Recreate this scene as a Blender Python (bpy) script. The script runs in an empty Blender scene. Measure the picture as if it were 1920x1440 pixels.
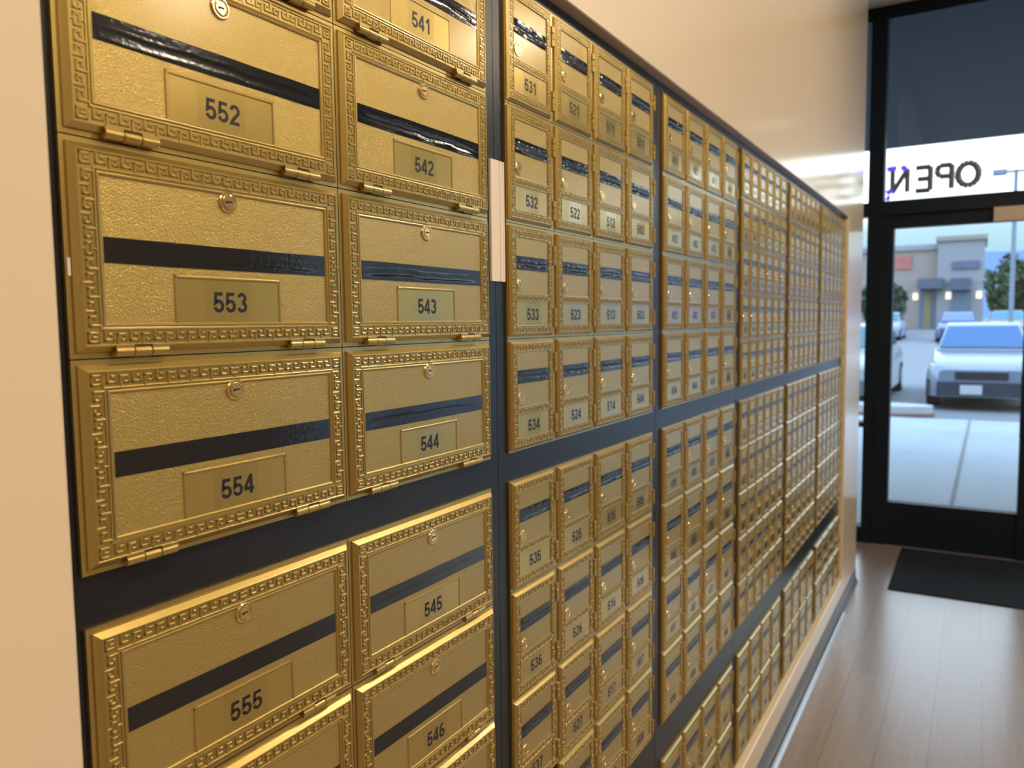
import bpy, math, random
from mathutils import Matrix, Vector, noise

# ------------------------------------------------------------------ camera, sky, light, exposure
S = bpy.context.scene
COL = S.collection
cam_d = bpy.data.cameras.new('camera')
cam = bpy.data.objects.new('camera', cam_d)
COL.objects.link(cam)
S.camera = cam
R_, D_, F_ = (0.51107, -0.85946, -0.012), (-0.07335, -0.0297, -0.99686), (0.8564, 0.51035, -0.07822)
CAM = (-0.31584, -0.55197, -0.4512)
cam.matrix_world = Matrix(((R_[0], -D_[0], -F_[0], CAM[0]), (R_[1], -D_[1], -F_[1], CAM[1]),
                           (R_[2], -D_[2], -F_[2], CAM[2]), (0, 0, 0, 1)))
cam_d.sensor_width = 36.0
cam_d.lens = 36.0 * 1470 / 1920
cam_d.clip_start = 0.02
cam_d.clip_end = 2000
cam_d.dof.use_dof = True
cam_d.dof.focus_distance = 0.82
cam_d.dof.aperture_fstop = 7.4

W_ = bpy.data.worlds.new('sky')
S.world = W_
W_.use_nodes = True
wn, wl = W_.node_tree.nodes, W_.node_tree.links
bg = wn['Background']
tc = wn.new('ShaderNodeTexCoord')
sep = wn.new('ShaderNodeSeparateXYZ')
rmp = wn.new('ShaderNodeValToRGB')
rmp.color_ramp.elements[0].position = 0.0
rmp.color_ramp.elements[0].color = (0.16, 0.25, 0.33, 1)
rmp.color_ramp.elements[1].position = 0.5
rmp.color_ramp.elements[1].color = (0.55, 0.74, 1.0, 1)
for p_, c_ in ((0.07, (0.17, 0.28, 0.35, 1)), (0.098, (0.22, 0.32, 0.37, 1)), (0.135, (0.88, 0.97, 1.0, 1)), (0.22, (0.80, 0.92, 1.0, 1))):
    e_ = rmp.color_ramp.elements.new(p_)
    e_.color = c_
wl.new(tc.outputs['Generated'], sep.inputs[0])
wl.new(sep.outputs['Z'], rmp.inputs[0])
wl.new(rmp.outputs[0], bg.inputs[0])
bg.inputs[1].default_value = 3.1

S.view_settings.view_transform = 'Standard'
S.view_settings.look = 'None'
S.view_settings.exposure = 0.0
S.view_settings.gamma = 1.0
S.view_settings.use_curve_mapping = False
S.cycles.use_denoising = True
S.cycles.max_bounces = 7
S.cycles.transparent_max_bounces = 12
S.cycles.caustics_reflective = False
S.cycles.caustics_refractive = False
S.cycles.sample_clamp_indirect = 6.0

LAMP_COLOR = (1.0, 0.84, 0.62)
LAMP_WATTS = 29.0
LAMP_SPOTS = [(-1.2, -1.25), (0.7, -1.25), (2.6, -1.25), (-1.2, -3.2), (0.7, -3.2), (2.6, -3.2), (4.2, -2.2)]

# ------------------------------------------------------------------ helpers
MM = 0.001


class MB:
    """collects faces; build() links them as one mesh object"""
    def __init__(s):
        s.v, s.f, s.m = [], [], []

    def face(s, pts, m=0):
        i = len(s.v)
        s.v += [tuple(p) for p in pts]
        s.f.append(tuple(range(i, i + len(pts))))
        s.m.append(m)

    def box(s, x0, x1, y0, y1, z0, z1, m=0):
        i = len(s.v)
        s.v += [(x0, y0, z0), (x1, y0, z0), (x1, y1, z0), (x0, y1, z0), (x0, y0, z1), (x1, y0, z1), (x1, y1, z1), (x0, y1, z1)]
        for q in ((0, 3, 2, 1), (4, 5, 6, 7), (0, 1, 5, 4), (1, 2, 6, 5), (2, 3, 7, 6), (3, 0, 4, 7)):
            s.f.append(tuple(i + k for k in q))
            s.m.append(m)

    def loft(s, rings, caps=True, m=0):
        n = len(rings[0])
        i = len(s.v)
        for r in rings:
            s.v += [tuple(p) for p in r]
        for a in range(len(rings) - 1):
            for b in range(n):
                c = (b + 1) % n
                s.f.append((i + a * n + b, i + a * n + c, i + a * n + n + c, i + a * n + n + b))
                s.m.append(m)
        if caps:
            s.f.append(tuple(i + b for b in reversed(range(n))))
            s.f.append(tuple(i + (len(rings) - 1) * n + b for b in range(n)))
            s.m += [m, m]

    def cyl(s, p0, p1, r0, r1=None, n=20, m=0, extra=None):
        p0, p1 = Vector(p0), Vector(p1)
        r1 = r0 if r1 is None else r1
        d = (p1 - p0).normalized()
        a = d.orthogonal().normalized()
        b = d.cross(a)
        def ring(c, r): return [c + (a * math.cos(t * 2 * math.pi / n) + b * math.sin(t * 2 * math.pi / n)) * r for t in range(n)]
        s.loft([ring(p0, r0), ring(p1, r1)], True, m)

    def lathe_y(s, cx, cz, prof, n=28, m=0, close=True):
        """profile of (radius, y) turned about the y axis"""
        rings = [[(cx + r * math.cos(t * 2 * math.pi / n), y, cz + r * math.sin(t * 2 * math.pi / n)) for t in range(n)] for r, y in prof]
        s.loft(rings, False, m)
        if close:
            i = len(s.v)
            s.v += rings[-1]
            s.f.append(tuple(range(i, i + n)))
            s.m.append(m)

    def build(s, name, mats, parent=None, smooth=None, loc=None):
        me = bpy.data.meshes.new(name)
        me.from_pydata(s.v, [], s.f)
        for mt in (mats if isinstance(mats, (list, tuple)) else [mats]):
            me.materials.append(mt)
        if any(s.m):
            me.polygons.foreach_set('material_index', s.m)
        if smooth is not None:
            me.polygons.foreach_set('use_smooth', [True] * len(s.f))
            me.set_sharp_from_angle(angle=math.radians(smooth))
        me.update()
        return put(name, me, parent, loc)


def put(name, data, parent=None, loc=None):
    o = bpy.data.objects.new(name, data)
    COL.objects.link(o)
    o.parent = parent
    if loc:
        o.location = loc
    return o


def tag(o, label, cat, group=None):
    o['label'] = label
    o['category'] = cat
    if group:
        o['group'] = group
    return o


def struct(o):
    o['kind'] = 'structure'
    return o


def mat(name, col, rough=0.5, metal=0.0, bump=None, coat=0.0, coat_rough=0.1, spec=0.5, vary=None, emit=None, bump_dist=0.001):
    m = bpy.data.materials.new(name)
    m.use_nodes = True
    n, l = m.node_tree.nodes, m.node_tree.links
    b = n['Principled BSDF']
    b.inputs['Base Color'].default_value = (*col, 1)
    b.inputs['Roughness'].default_value = rough
    b.inputs['Metallic'].default_value = metal
    b.inputs['Coat Weight'].default_value = coat
    b.inputs['Coat Roughness'].default_value = coat_rough
    b.inputs['Specular IOR Level'].default_value = spec
    if emit:
        b.inputs['Emission Color'].default_value = (*emit[0], 1)
        b.inputs['Emission Strength'].default_value = emit[1]
    if bump or vary:
        tc = n.new('ShaderNodeTexCoord')
    if bump:                                   # (scale, strength[, detail])
        t = n.new('ShaderNodeTexNoise')
        t.inputs['Scale'].default_value = bump[0]
        t.inputs['Detail'].default_value = bump[2] if len(bump) > 2 else 2.0
        l.new(tc.outputs['Object'], t.inputs['Vector'])
        bp = n.new('ShaderNodeBump')
        bp.inputs['Strength'].default_value = bump[1]
        bp.inputs['Distance'].default_value = bump_dist
        l.new(t.outputs['Fac'], bp.inputs['Height'])
        l.new(bp.outputs['Normal'], b.inputs['Normal'])
    if vary:                                   # (scale, colour)
        t2 = n.new('ShaderNodeTexNoise')
        t2.inputs['Scale'].default_value = vary[0]
        t2.inputs['Detail'].default_value = 3
        l.new(tc.outputs['Object'], t2.inputs['Vector'])
        r2 = n.new('ShaderNodeValToRGB')
        r2.color_ramp.elements[0].color = (*col, 1)
        r2.color_ramp.elements[0].position = 0.35
        r2.color_ramp.elements[1].color = (*vary[1], 1)
        r2.color_ramp.elements[1].position = 0.7
        l.new(t2.outputs['Fac'], r2.inputs[0])
        l.new(r2.outputs[0], b.inputs['Base Color'])
    return m


def film_mat(name, ior, rough, tint=(1, 1, 1), base=0.0):
    """clear pane or film: straight-through plus a fresnel reflection"""
    m = bpy.data.materials.new(name)
    m.use_nodes = True
    n, l = m.node_tree.nodes, m.node_tree.links
    n.remove(n['Principled BSDF'])
    tr = n.new('ShaderNodeBsdfTransparent')
    tr.inputs[0].default_value = (*tint, 1)
    gl = n.new('ShaderNodeBsdfGlossy')
    gl.inputs['Roughness'].default_value = rough
    lw = n.new('ShaderNodeLayerWeight')
    lw.inputs[0].default_value = 0.5
    pw = n.new('ShaderNodeMath')
    pw.operation = 'POWER'
    pw.inputs[1].default_value = 5.0
    f0 = ((ior - 1) / (ior + 1)) ** 2 + base
    ad = n.new('ShaderNodeMath')
    ad.operation = 'MULTIPLY_ADD'
    ad.inputs[1].default_value = 1 - f0
    ad.inputs[2].default_value = f0
    mx = n.new('ShaderNodeMixShader')
    l.new(lw.outputs['Facing'], pw.inputs[0])
    l.new(pw.outputs[0], ad.inputs[0])
    l.new(ad.outputs[0], mx.inputs[0])
    l.new(tr.outputs[0], mx.inputs[1])
    l.new(gl.outputs[0], mx.inputs[2])
    l.new(mx.outputs[0], n['Material Output'].inputs[0])
    return m


GOLD = (0.52, 0.370, 0.102)
M = {}
M['gold'] = mat('gold_paint', GOLD, 0.34, 0.85, coat=0.8, coat_rough=0.2, bump=(900, 0.05), vary=(9, (0.47, 0.330, 0.084)))
M['gold_panel'] = mat('gold_leather_grain', GOLD, 0.36, 0.78, coat=0.6, coat_rough=0.18, bump=(800, 0.85, 2.5), bump_dist=0.0009)
M['gold_plate'] = mat('gold_satin', (0.52, 0.370, 0.102), 0.30, 0.75, bump=(240, 0.02), coat=0.4, coat_rough=0.12)
M['brass'] = mat('polished_brass', (0.80, 0.58, 0.26), 0.20, 0.9)
M['dark'] = mat('keyhole_dark', (0.02, 0.012, 0.006), 0.7)
M['tape'] = mat('black_tape', (0.012, 0.012, 0.014), 0.12, 0.0, bump=(210, 0.14, 3.0), spec=0.6)
M['ink'] = mat('black_ink', (0.012, 0.008, 0.008), 0.5)
M['label'] = film_mat('clear_label_film', 1.40, 0.06, (0.97, 0.97, 0.97), 0.0)
M['rack'] = mat('black_powder_coat', (0.011, 0.012, 0.015), 0.30, 0.0, bump=(1300, 0.08), spec=0.45)
M['wall'] = mat('beige_semigloss_paint', (0.79, 0.645, 0.455), 0.42, 0.0, bump=(260, 0.05), coat=0.85, coat_rough=0.12)
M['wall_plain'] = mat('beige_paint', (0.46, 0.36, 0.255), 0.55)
M['base'] = mat('grey_vinyl_base', (0.105, 0.118, 0.135), 0.32)
M['toe'] = mat('pale_blue_strip', (0.42, 0.50, 0.62), 0.30, 0.3)
M['ceil'] = mat('ceiling_white', (0.72, 0.68, 0.62), 0.8)
M['frame'] = mat('black_anodised_aluminium', (0.006, 0.010, 0.018), 0.5, 0.0, spec=0.18)
M['glass'] = film_mat('window_glass', 1.5, 0.0, (0.94, 0.97, 0.97))
M['wood_pale'] = mat('cream_moulding', (0.82, 0.70, 0.58), 0.4)
M['mat'] = mat('charcoal_mat_pile', (0.012, 0.017, 0.024), 0.95, bump=(300, 0.5), spec=0.15)
M['tan'] = mat('tan_metal', (0.44, 0.35, 0.28), 0.5)


def floor_mat():
    m = bpy.data.materials.new('wood_plank_floor')
    m.use_nodes = True
    n, l = m.node_tree.nodes, m.node_tree.links
    b = n['Principled BSDF']
    tc = n.new('ShaderNodeTexCoord')
    mp = n.new('ShaderNodeMapping')
    mp.inputs['Rotation'].default_value = (0, 0, 0)
    br = n.new('ShaderNodeTexBrick')
    br.inputs['Color1'].default_value = (0.29, 0.235, 0.215, 1)
    br.inputs['Color2'].default_value = (0.33, 0.272, 0.25, 1)
    br.inputs['Mortar'].default_value = (0.17, 0.135, 0.12, 1)
    br.inputs['Scale'].default_value = 1.0
    br.inputs['Brick Width'].default_value = 1.2
    br.inputs['Row Height'].default_value = 0.15
    br.inputs['Mortar Size'].default_value = 0.0015
    nz = n.new('ShaderNodeTexNoise')
    mp2 = n.new('ShaderNodeMapping')
    mp2.inputs['Scale'].default_value = (2.2, 34, 1)
    nz.inputs['Scale'].default_value = 2.0
    nz.inputs['Detail'].default_value = 5
    mx = n.new('ShaderNodeMixRGB')
    mx.blend_type = 'MULTIPLY'
    mx.inputs[0].default_value = 0.45
    l.new(tc.outputs['Object'], mp.inputs[0])
    l.new(mp.outputs[0], br.inputs[0])
    l.new(tc.outputs['Object'], mp2.inputs[0])
    l.new(mp2.outputs[0], nz.inputs['Vector'])
    l.new(br.outputs[0], mx.inputs[1])
    l.new(nz.outputs['Fac'], mx.inputs[2])
    l.new(mx.outputs[0], b.inputs['Base Color'])
    rr = n.new('ShaderNodeMapRange')
    rr.inputs['To Min'].default_value = 0.26
    rr.inputs['To Max'].default_value = 0.44
    b.inputs['Coat Weight'].default_value = 0.8
    b.inputs['Coat Roughness'].default_value = 0.22
    b.inputs['Coat IOR'].default_value = 1.7
    l.new(nz.outputs['Fac'], rr.inputs[0])
    l.new(rr.outputs[0], b.inputs['Roughness'])
    bp = n.new('ShaderNodeBump')
    bp.inputs['Strength'].default_value = 0.15
    bp.inputs['Distance'].default_value = 0.001
    l.new(nz.outputs['Fac'], bp.inputs['Height'])
    l.new(bp.outputs[0], b.inputs['Normal'])
    return m


M['floor'] = floor_mat()

# ------------------------------------------------------------------ layout numbers
H = 0.158                    # row pitch of the large and upright boxes
WL = 0.27675                 # width of a large box
GAP1, GAP2 = 0.0384, 0.0762  # black rails between row groups
FLOOR = -1.862
CEIL = 1.40
WALLY = -0.018               # front of the wall; the racks sit back at y = 0
XS = 5.04                    # storefront plane
SEC = [(0.0, 2 * WL), (0.5997, 0.5997 + 2 * WL), (1.2062, 1.2062 + 2 * WL), (1.8074, 1.8074 + 2 * WL), (2.413, 2.413 + 2 * WL), (3.02, 3.645)]
TOP5 = -4 * H - GAP1         # top of the fifth row
TOP9 = -8 * H - GAP1 - GAP2  # top of the ninth row
OPEN_L, OPEN_R, OPEN_T, OPEN_B = -0.0155, 3.656, 0.018, -1.706

# ------------------------------------------------------------------ the setting
def slab(name, x0, x1, y0, y1, z0, z1, m):
    b = MB()
    b.box(x0, x1, y0, y1, z0, z1)
    return struct(b.build(name, m))


slab('floor', -3.2, XS + 0.06, -5.2, 1.3, FLOOR - 0.05, FLOOR, M['floor'])
slab('ceiling', -3.2, XS + 0.06, -5.2, 1.3, CEIL, CEIL + 0.06, M['ceil'])
slab('wall_right', -3.2, XS + 0.06, -5.3, -5.2, FLOOR, CEIL, M['wall_plain'])
slab('wall_back', -3.3, -3.2, -5.3, 1.3, FLOOR, CEIL, M['wall_plain'])
slab('wall_far', -3.2, XS + 0.06, 1.2, 1.3, FLOOR, CEIL, M['wall_plain'])

# the mailbox wall: a thick partition with one long opening
WX0, WX1 = -3.2, 4.155
b = MB()
out = [(WX0, FLOOR), (WX1, FLOOR), (WX1, CEIL), (WX0, CEIL)]
inn = [(OPEN_L, OPEN_B), (OPEN_R, OPEN_B), (OPEN_R, OPEN_T), (OPEN_L, OPEN_T)]
c_ = 0.0018
inn0 = [(OPEN_L - c_, OPEN_B - c_), (OPEN_R + c_, OPEN_B - c_), (OPEN_R + c_, OPEN_T + c_), (OPEN_L - c_, OPEN_T + c_)]
YB = 0.42
for k in range(4):
    j = (k + 1) % 4
    P = lambda q, y: (q[0], y, q[1])
    b.face([P(out[k], WALLY), P(out[j], WALLY), P(inn0[j], WALLY), P(inn0[k], WALLY)])
    b.face([P(inn0[k], WALLY), P(inn0[j], WALLY), P(inn[j], WALLY + c_), P(inn[k], WALLY + c_)])
    b.face([P(inn[k], WALLY + c_), P(inn[j], WALLY + c_), P(inn[j], YB), P(inn[k], YB)])
    b.face([P(out[j], YB), P(out[k], YB), P(inn[k], YB), P(inn[j], YB)])
    b.face([P(out[j], WALLY), P(out[k], WALLY), P(out[k], YB), P(out[j], YB)])
struct(b.build('wall_left', M['wall']))

# skirting of the mailbox wall, with a pale blue strip along its foot
b = MB()
BY = -0.033
pr = [(WALLY, FLOOR), (BY, FLOOR), (BY + 0.003, FLOOR + 0.010), (BY + 0.010, FLOOR + 0.028), (BY + 0.013, FLOOR + 0.048), (BY + 0.013, FLOOR + 0.077), (BY + 0.014, FLOOR + 0.079), (WALLY, FLOOR + 0.079)]
b.loft([[(x, y, z) for y, z in pr] for x in (WX0, WX1)])
struct(b.build('baseboard_left', M['base']))
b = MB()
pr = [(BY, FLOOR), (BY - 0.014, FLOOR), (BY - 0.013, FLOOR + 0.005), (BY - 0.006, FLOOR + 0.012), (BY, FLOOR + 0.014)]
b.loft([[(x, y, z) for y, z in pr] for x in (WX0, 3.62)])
struct(b.build('foot_strip', M['toe']))

# ------------------------------------------------------------------ black steel racks behind the boxes
def rack(x0, x1, label):
    b = MB()
    b.box(x0, x1, 0.0035, 0.40, OPEN_B + 0.0005, OPEN_T - 0.0005)
    o = b.build('mailbox_rack', M['rack'])
    o.location = (0, 0, 0)
    tag(o, label, 'mailbox rack', 'black steel racks of the mailbox wall')


edges = [OPEN_L + 0.0005, 0.5766, 1.1803, 1.7841, 2.388, 2.992, OPEN_R - 0.0005]
for k, lab in enumerate(('black steel rack holding the large wide mailboxes nearest the camera',
                         'black steel rack holding the upright mailboxes numbered in the 500s to 530s',
                         'black steel rack holding the upright mailboxes numbered 461 to 491 on top',
                         'black steel rack of narrow mailboxes beside the 491 rack',
                         'black steel rack of narrow mailboxes, second from the door end',
                         'black steel rack at the door end of the mailbox wall')):
    rack(edges[k] + 0.0006, edges[k + 1] - 0.0006, lab)

# ------------------------------------------------------------------ Greek key relief
def bead(mb, T, p, q, a, y0, ht):
    """raised rounded stroke between p and q in band coordinates; T maps (u, v) to (x, z)"""
    (u0, v0), (u1, v1) = p, q
    du, dv = u1 - u0, v1 - v0
    L = math.hypot(du, dv) or 1
    du, dv = du / L, dv / L
    nu, nv = -dv, du
    lv = ((0.64, 0.0), (0.46, 0.70), (0.20, 1.0))
    rings = []
    for hw, hh in lv:
        e = hw * a
        cs = [(u0 - du * e + nu * e, v0 - dv * e + nv * e), (u0 - du * e - nu * e, v0 - dv * e - nv * e),
              (u1 + du * e - nu * e, v1 + dv * e - nv * e), (u1 + du * e + nu * e, v1 + dv * e + nv * e)]
        rings.append([(*T(*c), y0 - hh * ht) for c in cs])
    rings = [[(x, y, z) for x, z, y in r] for r in rings]
    mb.loft(rings, False)
    mb.face(rings[-1])


def key_band(mb, T, L, Hh, y0, ht):
    a = Hh / 5
    n = max(1, round((L / 2 - 2.5 * a) / (5 * a)))
    u = L / (10 * n + 5)
    for half in (0, 1):
        G = (lambda s, t: T(s, t)) if half == 0 else (lambda s, t: T(L - s, t))
        for i in range(n):
            o = i * 5 * u
            up = i % 2 == 0
            V = (lambda v: v) if up else (lambda v: 5 * a - v)
            pts = [(0.5, 5.2), (0.5, 1.5), (3.5, 1.5), (3.5, 3.5), (2.3, 3.5)]
            pts = [(o + x * u, V(y * a)) for x, y in pts]
            for k in range(4):
                bead(mb, G, pts[k], pts[k + 1], a, y0, ht)
    c = L / 2
    q = [(c - 1.9 * u, 1.5 * a), (c + 1.9 * u, 1.5 * a), (c + 1.9 * u, 3.5 * a), (c - 1.9 * u, 3.5 * a)]
    for k in range(4):
        bead(mb, T, q[k], q[(k + 1) % 4], a, y0, ht)
    bead(mb, T, (c, 0), (c, 1.5 * a), a * 0.8, y0, ht)
    bead(mb, T, (c, 3.5 * a), (c, 5 * a), a * 0.8, y0, ht)


def key_corner(mb, x, z, s, y0, ht):
    a = s / 5
    T = lambda u, v: (x + u, z + v)
    q = [(0.9 * a, 0.9 * a), (4.1 * a, 0.9 * a), (4.1 * a, 4.1 * a), (0.9 * a, 4.1 * a)]
    for k in range(4):
        bead(mb, T, q[k], q[(k + 1) % 4], a, y0, ht)
    bead(mb, T, (2.5 * a, 2.5 * a), (4.1 * a, 2.5 * a), a, y0, ht)


def ring_faces(mb, rect, prof):
    """mitred rectangular moulding: prof is (inset, height out of the plate)"""
    x0, x1, z0, z1 = rect
    R = []
    for d, y in prof:
        R.append([(x0 + d, -y, z0 + d), (x1 - d, -y, z0 + d), (x1 - d, -y, z1 - d), (x0 + d, -y, z1 - d)])
    for k in range(len(R) - 1):
        for c in range(4):
            e = (c + 1) % 4
            mb.face([R[k][c], R[k][e], R[k + 1][e], R[k + 1][c]])


def key_frame(mb, x0, x1, z0, z1, s, y, ht):
    """key bands and corner squares inside the rectangle, band width s"""
    g = 0.25 * s
    for cx in (x0, x1 - s):
        for cz in (z0, z1 - s):
            key_corner(mb, cx, cz, s, y, ht)
    L = x1 - x0 - 2 * s - 2 * g
    key_band(mb, lambda u, v: (x0 + s + g + u, z1 - s + v), L, s, y, ht)
    key_band(mb, lambda u, v: (x0 + s + g + u, z0 + v), L, s, y, ht)
    Lv = z1 - z0 - 2 * s - 2 * g
    key_band(mb, lambda u, v: (x0 + v, z1 - s - g - u), Lv, s, y, ht)
    key_band(mb, lambda u, v: (x1 - v, z1 - s - g - u), Lv, s, y, ht)


def hinge_mesh(name, length, r, horizontal):
    """three-knuckle butt hinge with its two leaves, centred on its pin"""
    mb = MB()
    cuts = [-length / 2, -length / 6 - 0.0002, -length / 6 + 0.0003, length / 6 - 0.0003, length / 6 + 0.0002, length / 2]
    for k in range(3):
        a, c = cuts[2 * k], cuts[2 * k + 1]
        n = 16
        rings = []
        for t, rr in ((a, r * 0.86), (a + 0.0005, r), (c - 0.0005, r), (c, r * 0.86)):
            rg = []
            for i in range(n):
                ph = 2 * math.pi * i / n
                u, w = rr * math.cos(ph), rr * math.sin(ph)
                rg.append((t, u, w) if horizontal else (u, w, t))
            rings.append(rg)
        mb.loft(rings)
        # leaf: door side for the outer knuckles, plate side for the middle one
        if horizontal:
            if k == 1:
                mb.box(a, c, 0, r * 1.55, -r * 1.1, r * 0.4)
                mb.box(a, c, -0.0021, 0, r * 1.0, r * 1.28, 1)
            else: mb.box(a, c, -r * 0.75, r * 0.5, 0, r * 1.25)
        else:
            if k == 1: mb.box(-r * 0.4, r * 1.1, 0, r * 1.55, a, c)
            else: mb.box(-r * 1.25, 0, -r * 0.75, r * 0.5, a, c)
    me = bpy.data.meshes.new(name)
    me.from_pydata(mb.v, [], mb.f)
    me.materials.append(M['gold'])
    me.materials.append(M['dark'])
    me.polygons.foreach_set('material_index', mb.m)
    me.polygons.foreach_set('use_smooth', [True] * len(mb.f))
    me.set_sharp_from_angle(angle=math.radians(40))
    return me


def mesh_of(mb, name, m, smooth=None):
    me = bpy.data.meshes.new(name)
    me.from_pydata(mb.v, [], mb.f)
    for x in (m if isinstance(m, (list, tuple)) else [m]):
        me.materials.append(x)
    if any(mb.m):
        me.polygons.foreach_set('material_index', mb.m)
    if smooth is not None:
        me.polygons.foreach_set('use_smooth', [True] * len(mb.f))
        me.set_sharp_from_angle(angle=math.radians(smooth))
    return me


def tape_mesh(name, x0, x1, zc, w, y, seed, amp):
    """strip of tape pressed over the mail slot, wrinkled where it sags into the slot"""
    rnd = random.Random(seed)
    mb = MB()
    nx, nz = 56, 14
    ox, tilt = rnd.uniform(0, 90), rnd.uniform(-0.25, 0.25) * MM
    grid = []
    for i in range(nx + 1):
        row = []
        for j in range(nz + 1):
            s, t = i / nx, j / nz
            x = x0 + (x1 - x0) * s
            edge = 0.35 * MM * noise.noise((ox + s * 5, 0.3 if j == 0 else 7.7, seed))
            z = zc + w * (t - 0.5) + (edge if j in (0, nz) else 0) + tilt * (s - 0.5)
            e = min(s, 1 - s)
            env = min(1.0, e * 9)
            cz = 0.62 + 0.16 * noise.noise((ox + s * 3.2, 3.1, seed)) + 0.07 * noise.noise((ox + s * 11, 5.5, seed))
            ridge = math.exp(-((t - cz) / 0.07) ** 2)
            ridge2 = math.exp(-((t - cz + 0.42 + 0.1 * noise.noise((ox + s * 6, 9.1, seed))) / 0.07) ** 2) * 0.7
            sag = -max(0.0, 1 - ((t - 0.45) / 0.33) ** 2)
            wr = noise.noise((ox + s * 9, t * 1.6, seed + 2.0)) * 0.8
            d = env * amp * (ridge + ridge2 + 0.8 * sag + 0.6 * wr * (1 - abs(2 * t - 1)))
            row.append((x, -(y + 0.35 * MM) - max(d + env * amp * 0.75, -0.25 * MM), z))
        grid.append(row)
    i0 = 0
    for r in grid:
        mb.v += r
    for i in range(nx):
        for j in range(nz):
            a = i * (nz + 1) + j
            mb.f.append((a, a + nz + 1, a + nz + 2, a + 1))
            mb.m.append(0)
    # skirt down to the panel so the strip has thickness
    yb = -(y + 0.02 * MM)
    rim = [grid[i][0] for i in range(nx + 1)] + [grid[nx][j] for j in range(1, nz + 1)] + [grid[i][nz] for i in range(nx - 1, -1, -1)] + [grid[0][j] for j in range(nz - 1, 0, -1)]
    for k in range(len(rim)):
        p, q = rim[k], rim[(k + 1) % len(rim)]
        mb.face([p, (p[0], yb, p[2]), (q[0], yb, q[2]), q])
    return mesh_of(mb, name, M['tape'], 60)


# ------------------------------------------------------------------ numerals
def arc(cx, cy, rx, ry, a0, a1, n=14):
    return [(cx + rx * math.cos(math.radians(a0 + (a1 - a0) * i / n)), cy + ry * math.sin(math.radians(a0 + (a1 - a0) * i / n))) for i in range(n + 1)]


DIG = {
    '0': [arc(.30, .5, .205, .42, 90, 450, 30)],
    '1': [[(.36, 0), (.36, 1.0)], [(.09, .70), (.22, .77), (.31, .87), (.35, 1.0)]],
    '2': [arc(.30, .69, .205, .225, 172, -25, 14) + [(.41, .50), (.20, .27), (.10, .085), (.55, .085)]],
    '3': [arc(.29, .715, .185, .20, 165, -88, 14), arc(.29, .29, .21, .21, 88, -168, 14)],
    '4': [[(.42, 0), (.42, 1.0)], [(.40, .93), (.05, .30)], [(.01, .265), (.58, .265)]],
    '5': [[(.53, .915), (.15, .915), (.105, .47)] + arc(.29, .325, .215, .24, 128, -165, 16)],
    '6': [arc(.30, .305, .205, .225, 90, 450, 22), arc(.33, .50, .24, .42, 168, 65, 14) + [], [(.095, .30), (.095, .55)]],
    '7': [[(.05, .915), (.53, .915)], [(.50, .88), (.33, .55), (.23, 0)]],
    '8': [arc(.30, .725, .175, .19, 90, 450, 22), arc(.30, .285, .205, .205, 90, 450, 22)],
}
DIG['9'] = [[(.60 - x, 1 - y) for x, y in st] for st in DIG['6']]


def stroke(mb, pts, w, f):
    """flat ribbon of width w along pts"""
    n = len(pts)
    closed = math.dist(pts[0], pts[-1]) < 1e-6
    L, Rr = [], []
    for i in range(n):
        if closed:
            p, q = pts[i - 1 if i else n - 2], pts[(i + 1) if i < n - 1 else 1]
        else:
            p, q = pts[max(i - 1, 0)], pts[min(i + 1, n - 1)]
        c = pts[i]
        def nrm(a, b2):
            d = (b2[0] - a[0], b2[1] - a[1])
            l = math.hypot(*d) or 1
            return (-d[1] / l, d[0] / l)
        n1 = nrm(p, c) if p != c else nrm(c, q)
        n2 = nrm(c, q) if q != c else n1
        mx, my = n1[0] + n2[0], n1[1] + n2[1]
        l = math.hypot(mx, my) or 1
        mx, my = mx / l, my / l
        k = min(2.2, 1 / max(0.3, mx * n1[0] + my * n1[1])) * w / 2
        L.append((c[0] + mx * k, c[1] + my * k))
        Rr.append((c[0] - mx * k, c[1] - my * k))
    for i in range(n - 1):
        mb.face([f(*Rr[i]), f(*Rr[i + 1]), f(*L[i + 1]), f(*L[i])])


def number_mesh(txt, xc, zc, h, y, pitch=0.71):
    mb = MB()
    wd = h * pitch
    x0 = xc - wd * len(txt) / 2 + wd * 0.06
    for k, ch in enumerate(txt):
        for j, st in enumerate(DIG[ch]):
            f = lambda u, v, k=k, j=j: (x0 + k * wd + u * h * pitch / 0.66, -y - (0.02 + 0.006 * j) * MM, zc + (v - 0.5) * h)
            stroke(mb, st, 0.172, f)
    return mesh_of(mb, 'number', M['ink'])


# ------------------------------------------------------------------ the mailbox types
PLATE = 0.0035


def lock_meshes(cx, cz, r, y, horizontal):
    mb = MB()
    mb.lathe_y(cx, cz, [(r * 1.12, -y + 0.0003), (r * 1.12, -y - 0.0004), (r * 1.02, -y - 0.0012), (r * 0.90, -y - 0.0012), (r * 0.84, -y - 0.0001),
                        (r * 0.80, -y - 0.0001), (r * 0.79, -y - 0.0012), (r * 0.72, -y - 0.0014), (r * 0.68, -y - 0.0006), (r * 0.64, -y - 0.0006), (r * 0.62, -y - 0.0013)], 32)
    lock = mesh_of(mb, 'lock', M['brass'], 35)
    kb = MB()
    a, c = r * 0.42, r * 0.095
    yk = -y - 0.00136
    if horizontal:
        kb.box(cx - a, cx + a, yk, yk + 0.0003, cz - c, cz + c)
        kb.box(cx - a, cx - a * 0.3, yk, yk + 0.0003, cz - c * 1.9, cz - c * 0.9)
    else:
        kb.box(cx - c, cx + c, yk, yk + 0.0003, cz - a, cz + a)
        kb.box(cx + c * 0.9, cx + c * 1.8, yk, yk + 0.0003, cz - a, cz - a * 0.3)
    return lock, mesh_of(kb, 'keyhole', M['dark'])


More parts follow.
